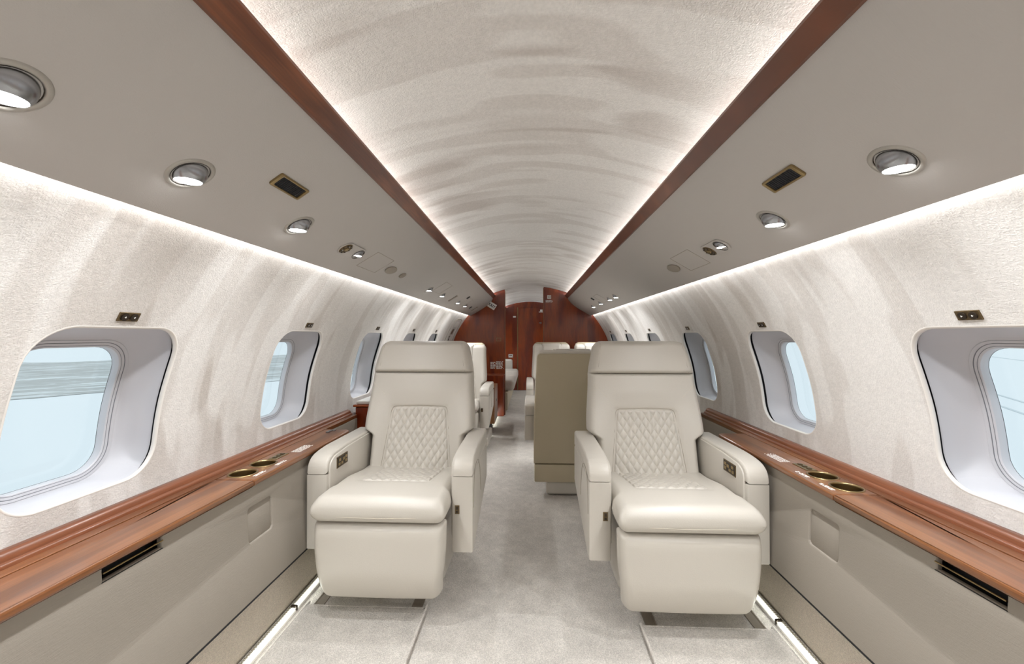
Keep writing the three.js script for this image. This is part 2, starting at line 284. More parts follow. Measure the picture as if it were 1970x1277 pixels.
for (const sg of [-1, 1]) {
  const sideName = sg < 0 ? 'left' : 'right', bays = [];
  for (let k = -2; k <= 7; k++) {
    const c = C0 + BAY * k, solid = sg < 0 && k === 5;
    bays.push(solid ? plainBay(sg, c) : windowBay(sg, c));
    if (solid) continue;
    const where = k < 0 ? (k === -1 ? 'just out of view beside the camera' : 'behind the camera') : k > 4 && sg < 0 || k > 5 ? 'beyond the wood partition, ' + (k === 6 ? 'nearer one' : 'farther one') : place(k);
    const w = thing('window_' + (++windowNo), `oval cornered cabin window in the ${sideName} wall, ${where}`, null, [0, 0, -c], 0, null, 'structure');
    const loop = (hw, hh, r, cy, off) => (i) => { const [d, y] = ringAt(i, hw, hh, r, cy); return [sg * (wallX(y) + off), y, -d]; };
    const loft = (list) => grid(T.length - 1, list.length - 1, (i, j) => list[j](i));
    part('lip', loft([loop(HW + 0.003, HH + 0.003, HR + 0.003, HCY, -0.0004), loop(HW, HH, HR, HCY, -0.0012), loop(HW - 0.0025, HH - 0.0025, HR - 0.0025, HCY, 0.0008), loop(HW - 0.0035, HH - 0.0035, HR - 0.0035, HCY, 0.005), loop(HW - 0.003, HH - 0.003, HR - 0.003, HCY, 0.011), loop(HW + 0.001, HH + 0.001, HR + 0.001, HCY, 0.014)]), M.lip, w);
    part('reveal', loft([loop(HW + 0.014, HH + 0.014, HR + 0.012, HCY, 0.031), loop(HW + 0.011, HH + 0.011, HR + 0.009, HCY, 0.034), loop(HW + 0.008, HH + 0.006, HR + 0.005, HCY, 0.05), loop(HW - 0.001, HH - 0.002, HR, HCY, 0.07), loop(HW - 0.018, HH - 0.01, HR, HCY - 0.004, 0.09), loop(GW + 0.032, GH + 0.026, GR + 0.026, GCY + 0.003, 0.105), loop(GW + 0.022, GH + 0.019, GR + 0.02, GCY, 0.109)]), M.reveal, w);
    const fr = part('inner_frame', toCreasedNormals(loft([loop(GW + 0.024, GH + 0.02, GR + 0.02, GCY, 0.109), loop(GW + 0.021, GH + 0.018, GR + 0.018, GCY, 0.1065), loop(GW + 0.001, GH + 0.001, GR + 0.001, GCY, 0.112), loop(GW - 0.0005, GH - 0.0005, GR, GCY, 0.114), loop(GW - 0.0005, GH - 0.0005, GR, GCY, 0.135)]), 0.5), M.reveal, w);
    for (const [e, off, rad] of [[0.0115, 0.1088, 0.0011], [0.004, 0.111, 0.0007]]) part('gasket', uvs(new THREE.TubeGeometry(new THREE.CatmullRomCurve3(T.slice(0, -1).map((_, i) => new THREE.Vector3(...loop(GW + e, GH + e, GR + e, GCY, off)(i))), true), 160, rad, 5, true)), M.gasket, fr);
    part('housing', loft([loop(HW + 0.05, HH + 0.05, HR + 0.03, HCY, 0.001), loop(HW + 0.05, HH + 0.05, HR + 0.03, HCY, 0.136), loop(GW - 0.001, GH - 0.001, GR - 0.001, GCY, 0.136)]), M.rubber, w);
    const pane = grid(T.length - 1, 6, (i, j) => { const t = j / 6, [d, y] = ringAt(i, GW * t, GH * t, GR * t, GCY); return [sg * (wallX(y) + 0.124), y, -d]; });
    part('pane', pane, M.glass, w);
  }
  const g = toCreasedNormals(mergeGeometries(bays), 0.9); uvs(g, (x, y, z) => [-z + (sg > 0 ? 1.3 : 0), y * 1.12 + 0.35 * -z * 0]);
  const w = part('wall_' + sideName, g, M.suede); tag(w, `curved cream suede ${sideName} cabin wall`, null, null, 'structure');
  // the closed upper corner behind the valance
  tag(part('trim_' + (sg < 0 ? 3 : 4), sweep([[sg * wallX(1.56), 1.56], [sg * 0.74, 1.66], [sg * 0.698, ceilY(0.698)]], D_REAR, D_FAR), M.plastic), `hidden panel closing the ${sideName} upper corner behind the valance`, null, null, 'structure');
}

// ------------------------------------------------------------------ overhead valances, wood rails and coves
function ledStrip(name, sg, x, y, dir, D0, D1, width, level, color, mat, label, category) {
  const o = thing(name, label, category, [sg * x, y, -(D0 + D1) / 2]);
  const t = new THREE.Vector3(sg * dir[0], dir[1], 0).normalize();
  const bar = part('light_bar', box(width, 0.004, D1 - D0, 0, 0, 0, 0.001), mat, o); bar.quaternion.setFromUnitVectors(new THREE.Vector3(0, 1, 0), t);
  const l = new THREE.RectAreaLight(color, level, D1 - D0, width); l.name = name + '_lamp'; l.position.copy(t).multiplyScalar(0.004); o.add(l);
  l.lookAt(l.getWorldPosition(new THREE.Vector3()).add(t)); return o;
}
for (const sg of [-1, 1]) {
  const sideName = sg < 0 ? 'left' : 'right';
  const v = thing('trim_' + (sg < 0 ? 1 : 2), `smooth cream overhead valance along the ${sideName} side`, null, [0, 0, 0], 0, null, 'structure');
  const outer = VAL.map(([x, y]) => [sg * x, y]), inner = VAL.slice(3).map(([x, y]) => [sg * (x + 0.006), y + 0.012]).reverse();
  part('valance_panel', toCreasedNormals(sweep([...outer, ...inner, [sg * 0.858, 1.452]], D_REAR, D_FAR, AISLE, true), 0.5), M.valance, v);
  part('wood_rail', sweep([[0.538, 1.684], [0.529, 1.683], [0.5, 1.722], [0.5, 1.729], [0.506, 1.731], [0.545, 1.7]].map(([x, y]) => [sg * x, y]), D_REAR, D_FAR, AISLE, true), M.bead, v, 'dark cherry wood edge rail');
  part('light_trough', sweep([[sg * 0.535, 1.697], [sg * 0.67, 1.69], [sg * 0.69, 1.693]], D_REAR, D_FAR), M.plastic, v);
  for (const [a, b, room] of [[D_REAR + 0.02, D_PART - 0.01, 'main cabin'], [D_PART + 0.06, D_FAR - 0.02, 'aft cabin']]) {
    ledStrip('ceiling_cove_light', sg, 0.605, 1.7045, [-1, 0.32], a, b, 0.012, CEILING_LED, LED_WHITE, M.led, `white light strip hidden above the ${sideName} wood rail, ${room}`, 'cove light');
    ledStrip('wall_cove_light', sg, 0.866, 1.456, [0.28, -1], a, b, 0.009, WALL_LED, LED_WHITE, M.led, `white light strip behind the ${sideName} valance edge, ${room}`, 'cove light');
  }
}

// ------------------------------------------------------------------ side ledges, lower panels, kick strips, floor lights
const LEDGE_Y = 0.645;
for (const sg of [-1, 1]) {
  const side = sg < 0 ? 'left' : 'right', put = (yTop) => (a, b, c) => [sg * a, yTop - c, -b];
  const cups = sg < 0 ? [1.484, 1.601] : [1.436, 1.549], seamD = sg < 0 ? 1.415 : 1.37, endD = 2.2, narrowD = sg < 0 ? 2.62 : 2.78;
  const L = thing('side_ledge', `polished cherry wood ledge below the ${side} windows with two brass cup holders`, 'ledge');
  const how = (x, y, z) => [-z, Math.abs(x) + y];
  // fold-out table lid, cup holder board, the narrow tail and the strip behind them
  part('lid_board', slab(rrect(0.962, 0.1, 1.104, seamD - 0.0015, 0.002), 0.022, 0.008, put(LEDGE_Y), how, 4), M.ledge, L);
  part('front_board', slab(rrect(0.962, D_REAR, 1.104, 0.097, 0.002), 0.022, 0.008, put(LEDGE_Y), how, 4), M.ledge, L);
  const cb = new THREE.Shape(); cb.moveTo(0.962, seamD + 0.0015); cb.lineTo(1.104, seamD + 0.0015); cb.lineTo(1.104, endD); cb.lineTo(0.995, endD); cb.quadraticCurveTo(0.962, endD, 0.962, endD - 0.04); cb.closePath();
  for (const d of cups) { const h = new THREE.Path(); h.absarc(1.052, d, 0.044, 0, Math.PI * 2, true); cb.holes.push(h); }
  part('cup_board', slab(cb, 0.022, 0.006, put(LEDGE_Y), how, 3, 32), M.ledge, L);
  part('hinge_strip', box(0.03, 0.02, narrowD - D_REAR, sg * 1.1215, LEDGE_Y - 0.0105, -(narrowD + D_REAR) / 2, 0.002, how), M.ledge, L);
  part('bead_moulding', sweep([[1.176, 0.628], [1.176, 0.672], [1.17, 0.676], [1.161, 0.675], [1.153, 0.67], [1.148, 0.662], [1.146, 0.655], [1.14, 0.653], [1.137, 0.648], [1.137, 0.628]].map(([x, y]) => [sg * x, y]), D_REAR, narrowD, how, true, 0.9), M.bead, L);
  for (const d of cups) {
    const cup = part('cup_holder', uvs(new THREE.LatheGeometry([[0, -0.07], [0.036, -0.07], [0.0395, -0.066], [0.0415, -0.004], [0.043, 0.001], [0.046, 0.0025], [0.049, 0.0015], [0.0495, -0.0002]].map((p) => new THREE.Vector2(...p)), 40)), M.brass, L, 'brass cup holder');
    cup.position.set(sg * 1.052, LEDGE_Y, -d); cup.material.side = THREE.DoubleSide;
  }
  // small print beside the cup holders, a switch plate, a latch
  const rows = [];
  const lines = (x, d0, d1, n, dx) => { for (let i = 0; i < n; i++) { let d = d0; while (d < d1) { const l = 0.008 + rnd() * 0.02; rows.push(box(0.0045, 0.0008, Math.min(l, d1 - d), sg * (x + i * dx), LEDGE_Y + 0.0002, -(d + l / 2), 0.0003)); d += l + 0.004; } } };
  lines(0.985, cups[0] - 0.03, cups[0] + 0.03, 2, 0.008); lines(0.985, cups[1] - 0.02, cups[1] + 0.04, 2, 0.008);
  lines(1.0, cups[1] + 0.16, cups[1] + 0.27, 5, 0.0085);
  part('placard_print', rows, M.white, L, 'small white printed lines');
  const sw = part('switch_plate', box(0.04, 0.003, 0.085, sg * 1.05, LEDGE_Y + 0.001, -(cups[1] + 0.095), 0.001), M.brass, L);
  for (let i = 0; i < 3; i++) part('switch_button', box(0.014, 0.005, 0.014, sg * 1.05, LEDGE_Y + 0.003, -(cups[1] + 0.07 + i * 0.026), 0.001), M.bronze, sw);
  if (sg < 0) part('latch', [box(0.016, 0.008, 0.05, -1.05, LEDGE_Y + 0.003, -2.135, 0.003), box(0.03, 0.004, 0.02, -1.045, LEDGE_Y + 0.002, -2.165, 0.001)], M.chrome, L);

  // lower panel with a dark slot at its top and a recessed pocket door
  const slot = sg < 0 ? [0.912, 1.064] : [0.9, 1.047], pk = sg < 0 ? [1.395, 1.526] : [1.358, 1.494], top = LEDGE_Y - 0.0225, bot = 0.237;
  const Pn = thing('side_console', `taupe leather side console under the ${side} wood ledge with a square pocket door`, 'console');
  const panelX = (y) => lerp(0.955, 0.976, (y - bot) / (top - bot));
  const s = new THREE.Shape(); s.moveTo(D_REAR, bot); s.lineTo(endD - 0.03, bot); s.lineTo(endD - 0.03, top); s.lineTo(slot[1], top); s.lineTo(slot[1], top - 0.034); s.lineTo(slot[0], top - 0.034); s.lineTo(slot[0], top); s.lineTo(D_REAR, top); s.closePath();
  s.holes.push(rrect(pk[0], 0.43, pk[1], 0.55, 0.014, new THREE.Path()));
  part('panel_face', slab(s, 0.016, 0.004, (a, b, c) => [sg * (panelX(b) + 0.016 - c), b, -a], (x, y, z) => [y, -z], 3), M.sidePanel, Pn);
  part('pocket_door', slab(rrect(pk[0] - 0.006, 0.424, pk[1] + 0.006, 0.556, 0.01), 0.004, 0.001, (a, b, c) => [sg * (panelX(b) + 0.011 - c), b, -a], (x, y, z) => [y, -z]), M.sidePanel, Pn);
  const sm = (slot[0] + slot[1]) / 2, sl = slot[1] - slot[0];
  part('slot_recess', box(0.004, 0.06, sl + 0.03, sg * 1.012, top - 0.032, -sm, 0.001), M.black, Pn, 'dark slot');
  part('slot_floor', box(0.04, 0.003, sl + 0.03, sg * 0.994, top - 0.037, -sm, 0.001), M.black, Pn);
  part('slot_rail', tube([[sg * 0.9735, top - 0.016, -slot[0] + 0.002], [sg * 0.9735, top - 0.016, -slot[1] - 0.002]], 0.0022, 2), M.brass, Pn, 'thin brass rail');
  part('lower_gasket', box(0.009, 0.008, endD - 0.03 - D_REAR, sg * 0.9615, bot - 0.0035, -(endD - 0.03 + D_REAR) / 2, 0.001), M.rubber, Pn);
  part('panel_return', box(0.2, top - bot - 0.004, 0.006, sg * 1.062, (top + bot) / 2, -endD + 0.036, 0.001), M.sidePanel, Pn);
  // the part of the panel set back behind the seat
  part('rear_panel', slab(rrect(endD - 0.03, bot, narrowD, LEDGE_Y - 0.022, 0.003), 0.012, 0.003, (a, b, c) => [sg * (1.118 - 0.02 * (0.64 - b) - c), b, -a], (x, y, z) => [y, -z]), M.sidePanel, Pn);

  const kick = part('baseboard_' + side, sweep([[0.982, 0.262], [0.979, 0.24], [0.985, 0.16], [0.998, 0.06], [1.002, 0.03], [1.01, 0.0]].map(([x, y]) => [sg * x, y]), D_REAR, sg < 0 ? 2.6 : 2.75, (x, y, z) => [-z, y * 1.06], false, 1), M.rib);
  tag(kick, `ribbed beige carpet strip at the foot of the ${side} panel`, null, null, 'structure');

  const fl = thing('floor_light', `glowing white floor light strip along the ${side} carpet edge`, 'floor light', [sg * 0.99, 0, 0]);
  const d0 = D_REAR + 0.05, d1 = 2.55, mid = -(d0 + d1) / 2, ln = d1 - d0;
  part('light_tube', box(0.01, 0.011, ln, sg * -0.005, 0.014, mid, 0.005), M.floorLed, fl);
  part('channel', [box(0.024, 0.007, ln, sg * -0.004, 0.0045, mid, 0.001), box(0.004, 0.026, ln, sg * 0.006, 0.015, mid, 0.001), box(0.003, 0.01, ln, sg * -0.018, 0.006, mid, 0.001)], M.plastic, fl);
  const holes = []; for (let i = 0; i < 110; i++) { const g = new THREE.TorusGeometry(0.0045, 0.0012, 4, 8); g.rotateY(Math.PI / 2); g.translate(sg * 0.002, 0.024, -(0.75 + i * 0.0125)); holes.push(g); }
  tag(part('perforated_edge', holes, M.bronze, fl), null, null, null, 'stuff');
  part('joint_clip', [box(0.026, 0.008, 0.012, sg * -0.005, 0.0225, -1.7, 0.002), box(0.004, 0.02, 0.012, sg * -0.018, 0.014, -1.7, 0.001)], M.darkBronze, fl);
  const l = new THREE.RectAreaLight(FLOOR_WHITE, FLOOR_LED, ln, 0.014); l.name = 'floor_lamp'; l.position.set(sg * -0.016, 0.02, mid); fl.add(l); l.lookAt(sg * 0.99 - sg * 1.0, 0.4, mid);
  // carpet mat in front of the seat
  const mD = sg < 0 ? 1.722 : 1.655, mat = part('floor_mat', slab(rrect(0.43, 0.25, 0.945, mD, 0.02), 0.018, 0.005, (a, b, c) => [sg * a, 0.0005 + 0.018 - c, -b], (x, y, z) => [x, z], 3), M.carpet);
  part('bound_edge', tube([[0.434, 0.3], [0.434, 0.4], [0.434, mD - 0.02], [0.439, mD - 0.009], [0.45, mD - 0.004], [0.925, mD - 0.004], [0.936, mD - 0.009], [0.941, mD - 0.02], [0.941, 0.4], [0.941, 0.3]].map(([a, b]) => [sg * a, 0.0155, -b]), 0.005, 200, false, 8), M.carpet, mat);
  tag(mat, `pale carpet mat on the floor in front of the ${side} seat`, 'mat', 'carpet mats');
  for (const x of [0.478, 0.9]) tag(part('seat_rail', [box(0.04, 0.004, 1.1, sg * x, 0.002, -2.18, 0.001), box(0.006, 0.003, 1.1, sg * x - 0.02, 0.004, -2.18, 0.001), box(0.006, 0.003, 1.1, sg * x + 0.02, 0.004, -2.18, 0.001)], M.rail), `grey metal rail in the floor under the ${side} seat, ${x < 0.6 ? 'aisle side' : 'wall side'}`, 'rail');
}

// ------------------------------------------------------------------ seats
function makeSeat({ label, x, D, turn = 0, wing = false, mirror = false, arms = [-1, 1], sx = 1, cover = false, wideBase = false, group }) {
  const o = thing('cabin_seat', label, 'seat', [x, 0, -D], turn, group);
  const add = (name, g, m, parent = o, lab) => { if (Array.isArray(g)) g = g.length > 1 ? mergeGeometries(g.map(clean)) : g[0]; g = g.clone(); if (sx !== 1) g.scale(sx, 1, 1); if (mirror) flip(g); return part(name, g, m, parent, lab); };
  // local axes: +z is where the sitter looks; the wall side is -x
  const lean = (y) => -0.14 - 0.28 * (y - 0.467);
  // base and frame
  const bw = wideBase ? 0.66 : 0.4;
  add('base', box(bw, 0.1, wideBase ? 0.5 : 0.46, 0, 0.057, -0.16, 0.02), M.leather);
  add('frame', [box(0.44, 0.29, 0.5, 0, 0.245, -0.08, 0.02), box(0.34, 0.06, 0.4, 0, 0.12, -0.1, 0.01)], M.leather);
  // leg rest
  const lw = (y) => lerp(0.243, 0.264, sstep(0.1, 0.34, y));
  add('leg_rest', cushion({ y0: 0.088, y1: 0.412, W: rounded(lw, 0.088, 0.412, 0.045, 0.012), thick: 0.1, r: 0.03, rv: 0.025, zc: (y) => 0.352 - 0.055 * Math.pow(clamp((0.24 - y) / 0.15, 0, 1), 2) - 0.008 * sstep(0.36, 0.41, y), front: (x, y) => 0.006 * (1 - (x / 0.26) ** 2), nu: 36, nv: 36 }), M.leather);
  // seat cushion: grid over the plan, v runs front to back
  const top = (zl) => 0.5 - 0.05 * sstep(0.25, -0.2, zl);
  const seatTop = (xx, zl) => { const ins = sstep(0.172, 0.15, Math.abs(xx)) * sstep(0.215, 0.17, zl); return top(zl) - 0.455 + 0.006 * Math.cos(clamp(xx / 0.26, -1, 1) * Math.PI / 2) * sstep(0.1, 0.3, zl) + 0.008 * sstep(0.13, 0.22, Math.abs(xx)) * sstep(0.25, 0.1, zl) - 0.006 * ins - 0.0455 + 0.008; };
  const seatW = rounded((zl) => lerp(0.257, 0.268, sstep(0.235, 0.275, zl)), -0.2, 0.416, 0.01, 0.022);
  const cush = add('seat_cushion', cushion({ y0: -0.2, y1: 0.416, W: seatW, thick: 0.091, r: 0.04, rv: 0.055, zc: () => 0.459, front: seatTop, back: (xx, zl) => 0.002, nu: 56, nv: 60, put: (a, b, c) => [a, c, b] }), M.leather);
  add('welt', tube([[-0.262, 0.448, 0.2], [-0.263, 0.448, 0.36], [-0.258, 0.447, 0.396], [-0.24, 0.446, 0.409], [0, 0.444, 0.4165], [0.24, 0.446, 0.409], [0.258, 0.447, 0.396], [0.263, 0.448, 0.36], [0.262, 0.448, 0.2]], 0.0014, 90), M.piping, cush);
  const sIns = (xx, zl) => 0.4585 + 0.0465 + seatTop(xx, zl) + 0.001 + 0.006 * quilt(xx, zl, 0.041, 0.068);
  add('seat_quilting', grid(120, 100, (i, j) => { const xx = lerp(-0.158, 0.158, i / 120), zl = lerp(-0.19, 0.185, j / 100); const e = Math.min(1, Math.min(i, 120 - i, j, 100 - j) / 4); return [xx, lerp(0.4585 + 0.038 + seatTop(xx, zl), sIns(xx, zl), e), zl]; }), M.leather, cush);
  // back
  const bTop = wing ? 1.045 : 0.952, halfB = (y) => wing ? lerp(0.252, lerp(0.285, 0.268, sstep(0.66, 1.0, y)), sstep(0.615, 0.66, y)) : lerp(0.252, lerp(0.298, 0.280, sstep(0.66, 0.95, y)), sstep(0.618, 0.66, y));
  const iTop = 0.768, iHalf = (y) => lerp(0.183, 0.15, clamp((y - 0.47) / (iTop - 0.47), 0, 1));
  const backRelief = (xx, y) => {
    const inX = iHalf(y), dx = Math.abs(xx) - inX, inside = sstep(0.012, -0.004, dx) * sstep(iTop + 0.01, iTop - 0.006, y);
    const bol = 0.02 * sstep(-0.01, 0.09, dx) * sstep(0.95, 0.62, y) + 0.014 * sstep(iTop - 0.02, iTop + 0.1, y) * sstep(0.3, 0.05, Math.abs(xx));
    return bol - 0.007 * inside;
  };
  const zB = (y) => lean(y) - 0.06;
  const bk = add('backrest', cushion({ y0: 0.4, y1: bTop, W: rounded(halfB, 0.4, bTop, 0.01, wing ? 0.045 : 0.006), thick: 0.12, r: 0.035, rv: wing ? 0.04 : 0.018, zc: zB, front: backRelief, nu: 64, nv: 80 }), M.leather);
  const bi = (y) => iHalf(y) - 0.004;
  add('back_quilting', grid(128, 100, (i, j) => {
    const y = lerp(0.455, iTop - 0.003, j / 100), cr = Math.max(0, 0.03 - (iTop - 0.003 - y)), w = bi(y) - (0.03 - Math.sqrt(Math.max(0, 0.0009 - cr * cr))), xx = lerp(-w, w, i / 128), e = Math.min(1, Math.min(i, 128 - i, 100 - j) / 4);
    const bow = 0.006 * (1 - (xx / 0.15) ** 2) * sstep(iTop - 0.05, iTop, y);
    return [xx, y + bow, zB(y) + 0.06 + backRelief(xx, y) + lerp(-0.006, 0.002 + 0.0075 * quilt(xx, y - 0.61, 0.039, 0.06), e)];
  }), M.leather, bk);
  { const pts = []; const yy = [0.46, 0.54, 0.62, 0.7, 0.74]; for (const y of yy) pts.push([-iHalf(y), y]); pts.push([-0.146, 0.76], [-0.125, 0.769], [0, 0.774], [0.125, 0.769], [0.146, 0.76]); for (const y of [...yy].reverse()) pts.push([iHalf(y), y]);
    add('seam', tube(pts.map(([a, y]) => [a, y, zB(y) + 0.0595 + backRelief(a, y)]), 0.0016, 90), M.seam, bk); }
  if (!wing) {
    for (const s of [-1, 1]) add('seam', tube([[s * 0.146, 0.772], [s * 0.2, 0.835], [s * 0.262, 0.89]].map(([a, y]) => [a, y, zB(y) + 0.0605 + backRelief(a, y) - 0.0006]), 0.0009, 20), M.piping, bk);
    const hw = (y) => lerp(0.2805, 0.252, sstep(0.93, 1.11, y));
    const hr = add('headrest', cushion({ y0: 0.943, y1: 1.118, W: rounded(hw, 0.943, 1.118, 0.006, 0.05), thick: 0.125, r: 0.038, rv: 0.024, zc: (y) => zB(y) + 0.006, front: (xx, y) => 0.008 + 0.01 * (1 - (xx / 0.28) ** 2), nu: 44, nv: 36 }), M.leather);
    for (const s of [-1, 1]) add('seam', tube([0.952, 0.98, 1.02, 1.06, 1.09, 1.107].map((y) => [s * lerp(0.236, 0.216, (y - 0.95) / 0.15), y, zB(y) + 0.006 + (0.0625 + 0.0105) * (y > 1.09 ? lerp(1, 0.8, (y - 1.09) / 0.02) : y < 0.96 ? 0.9 : 1)]), 0.0009, 16), M.seam, hr);
  } else {
    const hr = add('headrest', cushion({ y0: 0.87, y1: 1.052, W: rounded((y) => 0.137, 0.87, 1.052, 0.03, 0.02), thick: 0.1, r: 0.03, zc: (y) => zB(y) + 0.03, front: () => 0.004, nu: 24, nv: 24 }), M.leather);
    for (const s of [-1, 1]) add('seam', tube([[s * 0.142, 1.046, zB(1.05) - 0.045], [s * 0.142, 1.049, zB(1.05)], [s * 0.142, 1.044, zB(1.05) + 0.05], [s * 0.142, 0.95, zB(0.95) + 0.064], [s * 0.13, 0.872, zB(0.87) + 0.064]], 0.0018, 24), M.seam, hr);
  }
  if (cover) {
    const s = new THREE.Shape(); s.moveTo(-0.29, 0.238); s.lineTo(0.29, 0.238); s.lineTo(0.29, 0.5); s.lineTo(0.268, 0.99); s.quadraticCurveTo(0.266, 1.022, 0.235, 1.022); s.lineTo(-0.235, 1.022); s.quadraticCurveTo(-0.266, 1.022, -0.268, 0.99); s.lineTo(-0.29, 0.5); s.closePath();
    add('back_cover', slab(s, 0.1, 0.008, (a, b, c) => [a, b, -0.42 + c - 0.0 * b], undefined, 3), M.backCover, o, 'tan leather seat back cover');
    add('back_skirt', slab(rrect(-0.285, 0.107, 0.285, 0.232, 0.01), 0.1, 0.006, (a, b, c) => [a, b, -0.42 + c]), M.backCover, o);
    add('cap', box(0.5, 0.02, 0.12, 0, 1.028, -0.36, 0.008), M.leather);
  } else add('back_shell', cushion({ y0: 0.3, y1: bTop + 0.02, W: rounded((y) => 0.25, 0.3, bTop + 0.02, 0.03, 0.04), thick: 0.05, r: 0.02, zc: (y) => zB(Math.max(0.45, y)) - 0.055, nu: 16, nv: 16 }), M.backCover);
  // armrests
  for (const s of arms) {
    const A = (name, sh, x0, x1, bev, m, parent, lab) => add(name, slab(sh, x1 - x0, bev, (a, b, c) => [s * (x0 + c), b, a], undefined, 4, 16), m, parent, lab);
    const pad = new THREE.Shape(); pad.moveTo(-0.3, 0.559); pad.lineTo(0.263, 0.559); pad.bezierCurveTo(0.262, 0.6, 0.245, 0.622, 0.2, 0.632); pad.quadraticCurveTo(0.15, 0.642, 0.06, 0.642); pad.lineTo(-0.28, 0.64); pad.quadraticCurveTo(-0.3, 0.64, -0.3, 0.62); pad.closePath();
    const pd = A('arm_pad', pad, 0.268, 0.357, 0.012, M.leather, o);
    const pn = new THREE.Shape(); pn.moveTo(0.262, 0.242); pn.lineTo(0.262, 0.556); pn.lineTo(-0.3, 0.556); pn.lineTo(-0.3, 0.375); pn.lineTo(-0.27, 0.365); pn.lineTo(0.21, 0.242); pn.closePath();
    const pl = A('arm_panel', pn, 0.2685, 0.3565, 0.006, M.leather, o);
    const sk = new THREE.Shape(); sk.moveTo(-0.29, 0.38); sk.lineTo(0.24, 0.3); sk.lineTo(0.243, 0.565); sk.bezierCurveTo(0.242, 0.595, 0.228, 0.612, 0.19, 0.62); sk.lineTo(0.06, 0.629); sk.lineTo(-0.29, 0.629); sk.closePath();
    A('arm_lining', sk, 0.262, 0.275, 0.005, M.leather, pl);
    if (s > 0 || wing) {   // aisle side: arched seam and bronze recline switch
      const arc = []; for (let i = 0; i <= 14; i++) { const a = Math.PI * (1 - i / 14 * 0.9); arc.push([s * 0.3572, 0.505 + 0.085 * Math.sin(a) * 1.0, 0.13 - 0.105 * Math.cos(a) * -1 * -1]); }
      add('arched_seam', tube([[s * 0.3572, 0.42, 0.238], [s * 0.3572, 0.5, 0.233], [s * 0.3572, 0.552, 0.215], [s * 0.3572, 0.583, 0.17], [s * 0.3572, 0.588, 0.12], [s * 0.3572, 0.572, 0.07], [s * 0.3572, 0.53, 0.03], [s * 0.3572, 0.47, 0.0], [s * 0.3572, 0.4, -0.02]], 0.0014, 40), M.seam, pl);
      const sw = add('recline_switch', box(0.019, 0.036, 0.004, s * 0.291, 0.42, 0.2625, 0.001), M.bronze, pl, 'small bronze recline switch');
      add('paddle', [box(0.01, 0.012, 0.007, s * 0.291, 0.427, 0.264, 0.001), box(0.01, 0.01, 0.005, s * 0.291, 0.411, 0.264, 0.001)], M.darkBronze, sw);
    }
    if (s < 0 && !wing) {  // control plate on the inner face
      const cp = add('control_plate', box(0.004, 0.05, 0.11, -0.2615, 0.582, 0.13, 0.002), M.bronze, pl, 'bronze control plate with buttons');
      add('plate_recess', box(0.003, 0.04, 0.098, -0.2598, 0.582, 0.13, 0.001), M.darkBronze, cp);
      for (const [dy, dz] of [[0.009, -0.033], [-0.009, -0.033], [0.004, -0.01], [-0.009, 0.008], [0.009, 0.03], [-0.009, 0.034]]) add('button', box(0.004, 0.013, 0.018, -0.2585, 0.582 + dy, 0.13 + dz, 0.002), M.brass, cp);
    }
  }
  return o;
}
makeSeat({ label: 'cream leather seat with quilted back nearest the camera, left of the aisle', x: -0.597, D: 2.0 });
makeSeat({ label: 'cream leather seat with quilted back nearest the camera, right of the aisle', x: 0.594, D: 1.96, mirror: true });
makeSeat({ label: 'white leather seat behind the left front seat, facing the camera', x: -0.762, D: 4.32, wing: true, wideBase: true });
makeSeat({ label: 'seat seen from behind with a tan back cover, beside the aisle', x: 0.315, D: 3.39, turn: Math.PI, wing: true, cover: true, arms: [1] });
makeSeat({ label: 'seat with a tan back cover hidden behind the right front seat, by the wall', x: 0.858, D: 3.39, turn: Math.PI, wing: true, cover: true, arms: [], sx: 0.82 });
makeSeat({ label: 'white winged seat top before the right partition, nearer the aisle', x: 0.26, D: 4.8, wing: true, arms: [-1], sx: 0.85 });
makeSeat({ label: 'white winged seat top before the right partition, nearer the wall', x: 0.77, D: 4.8, wing: true, arms: [], sx: 0.85 });

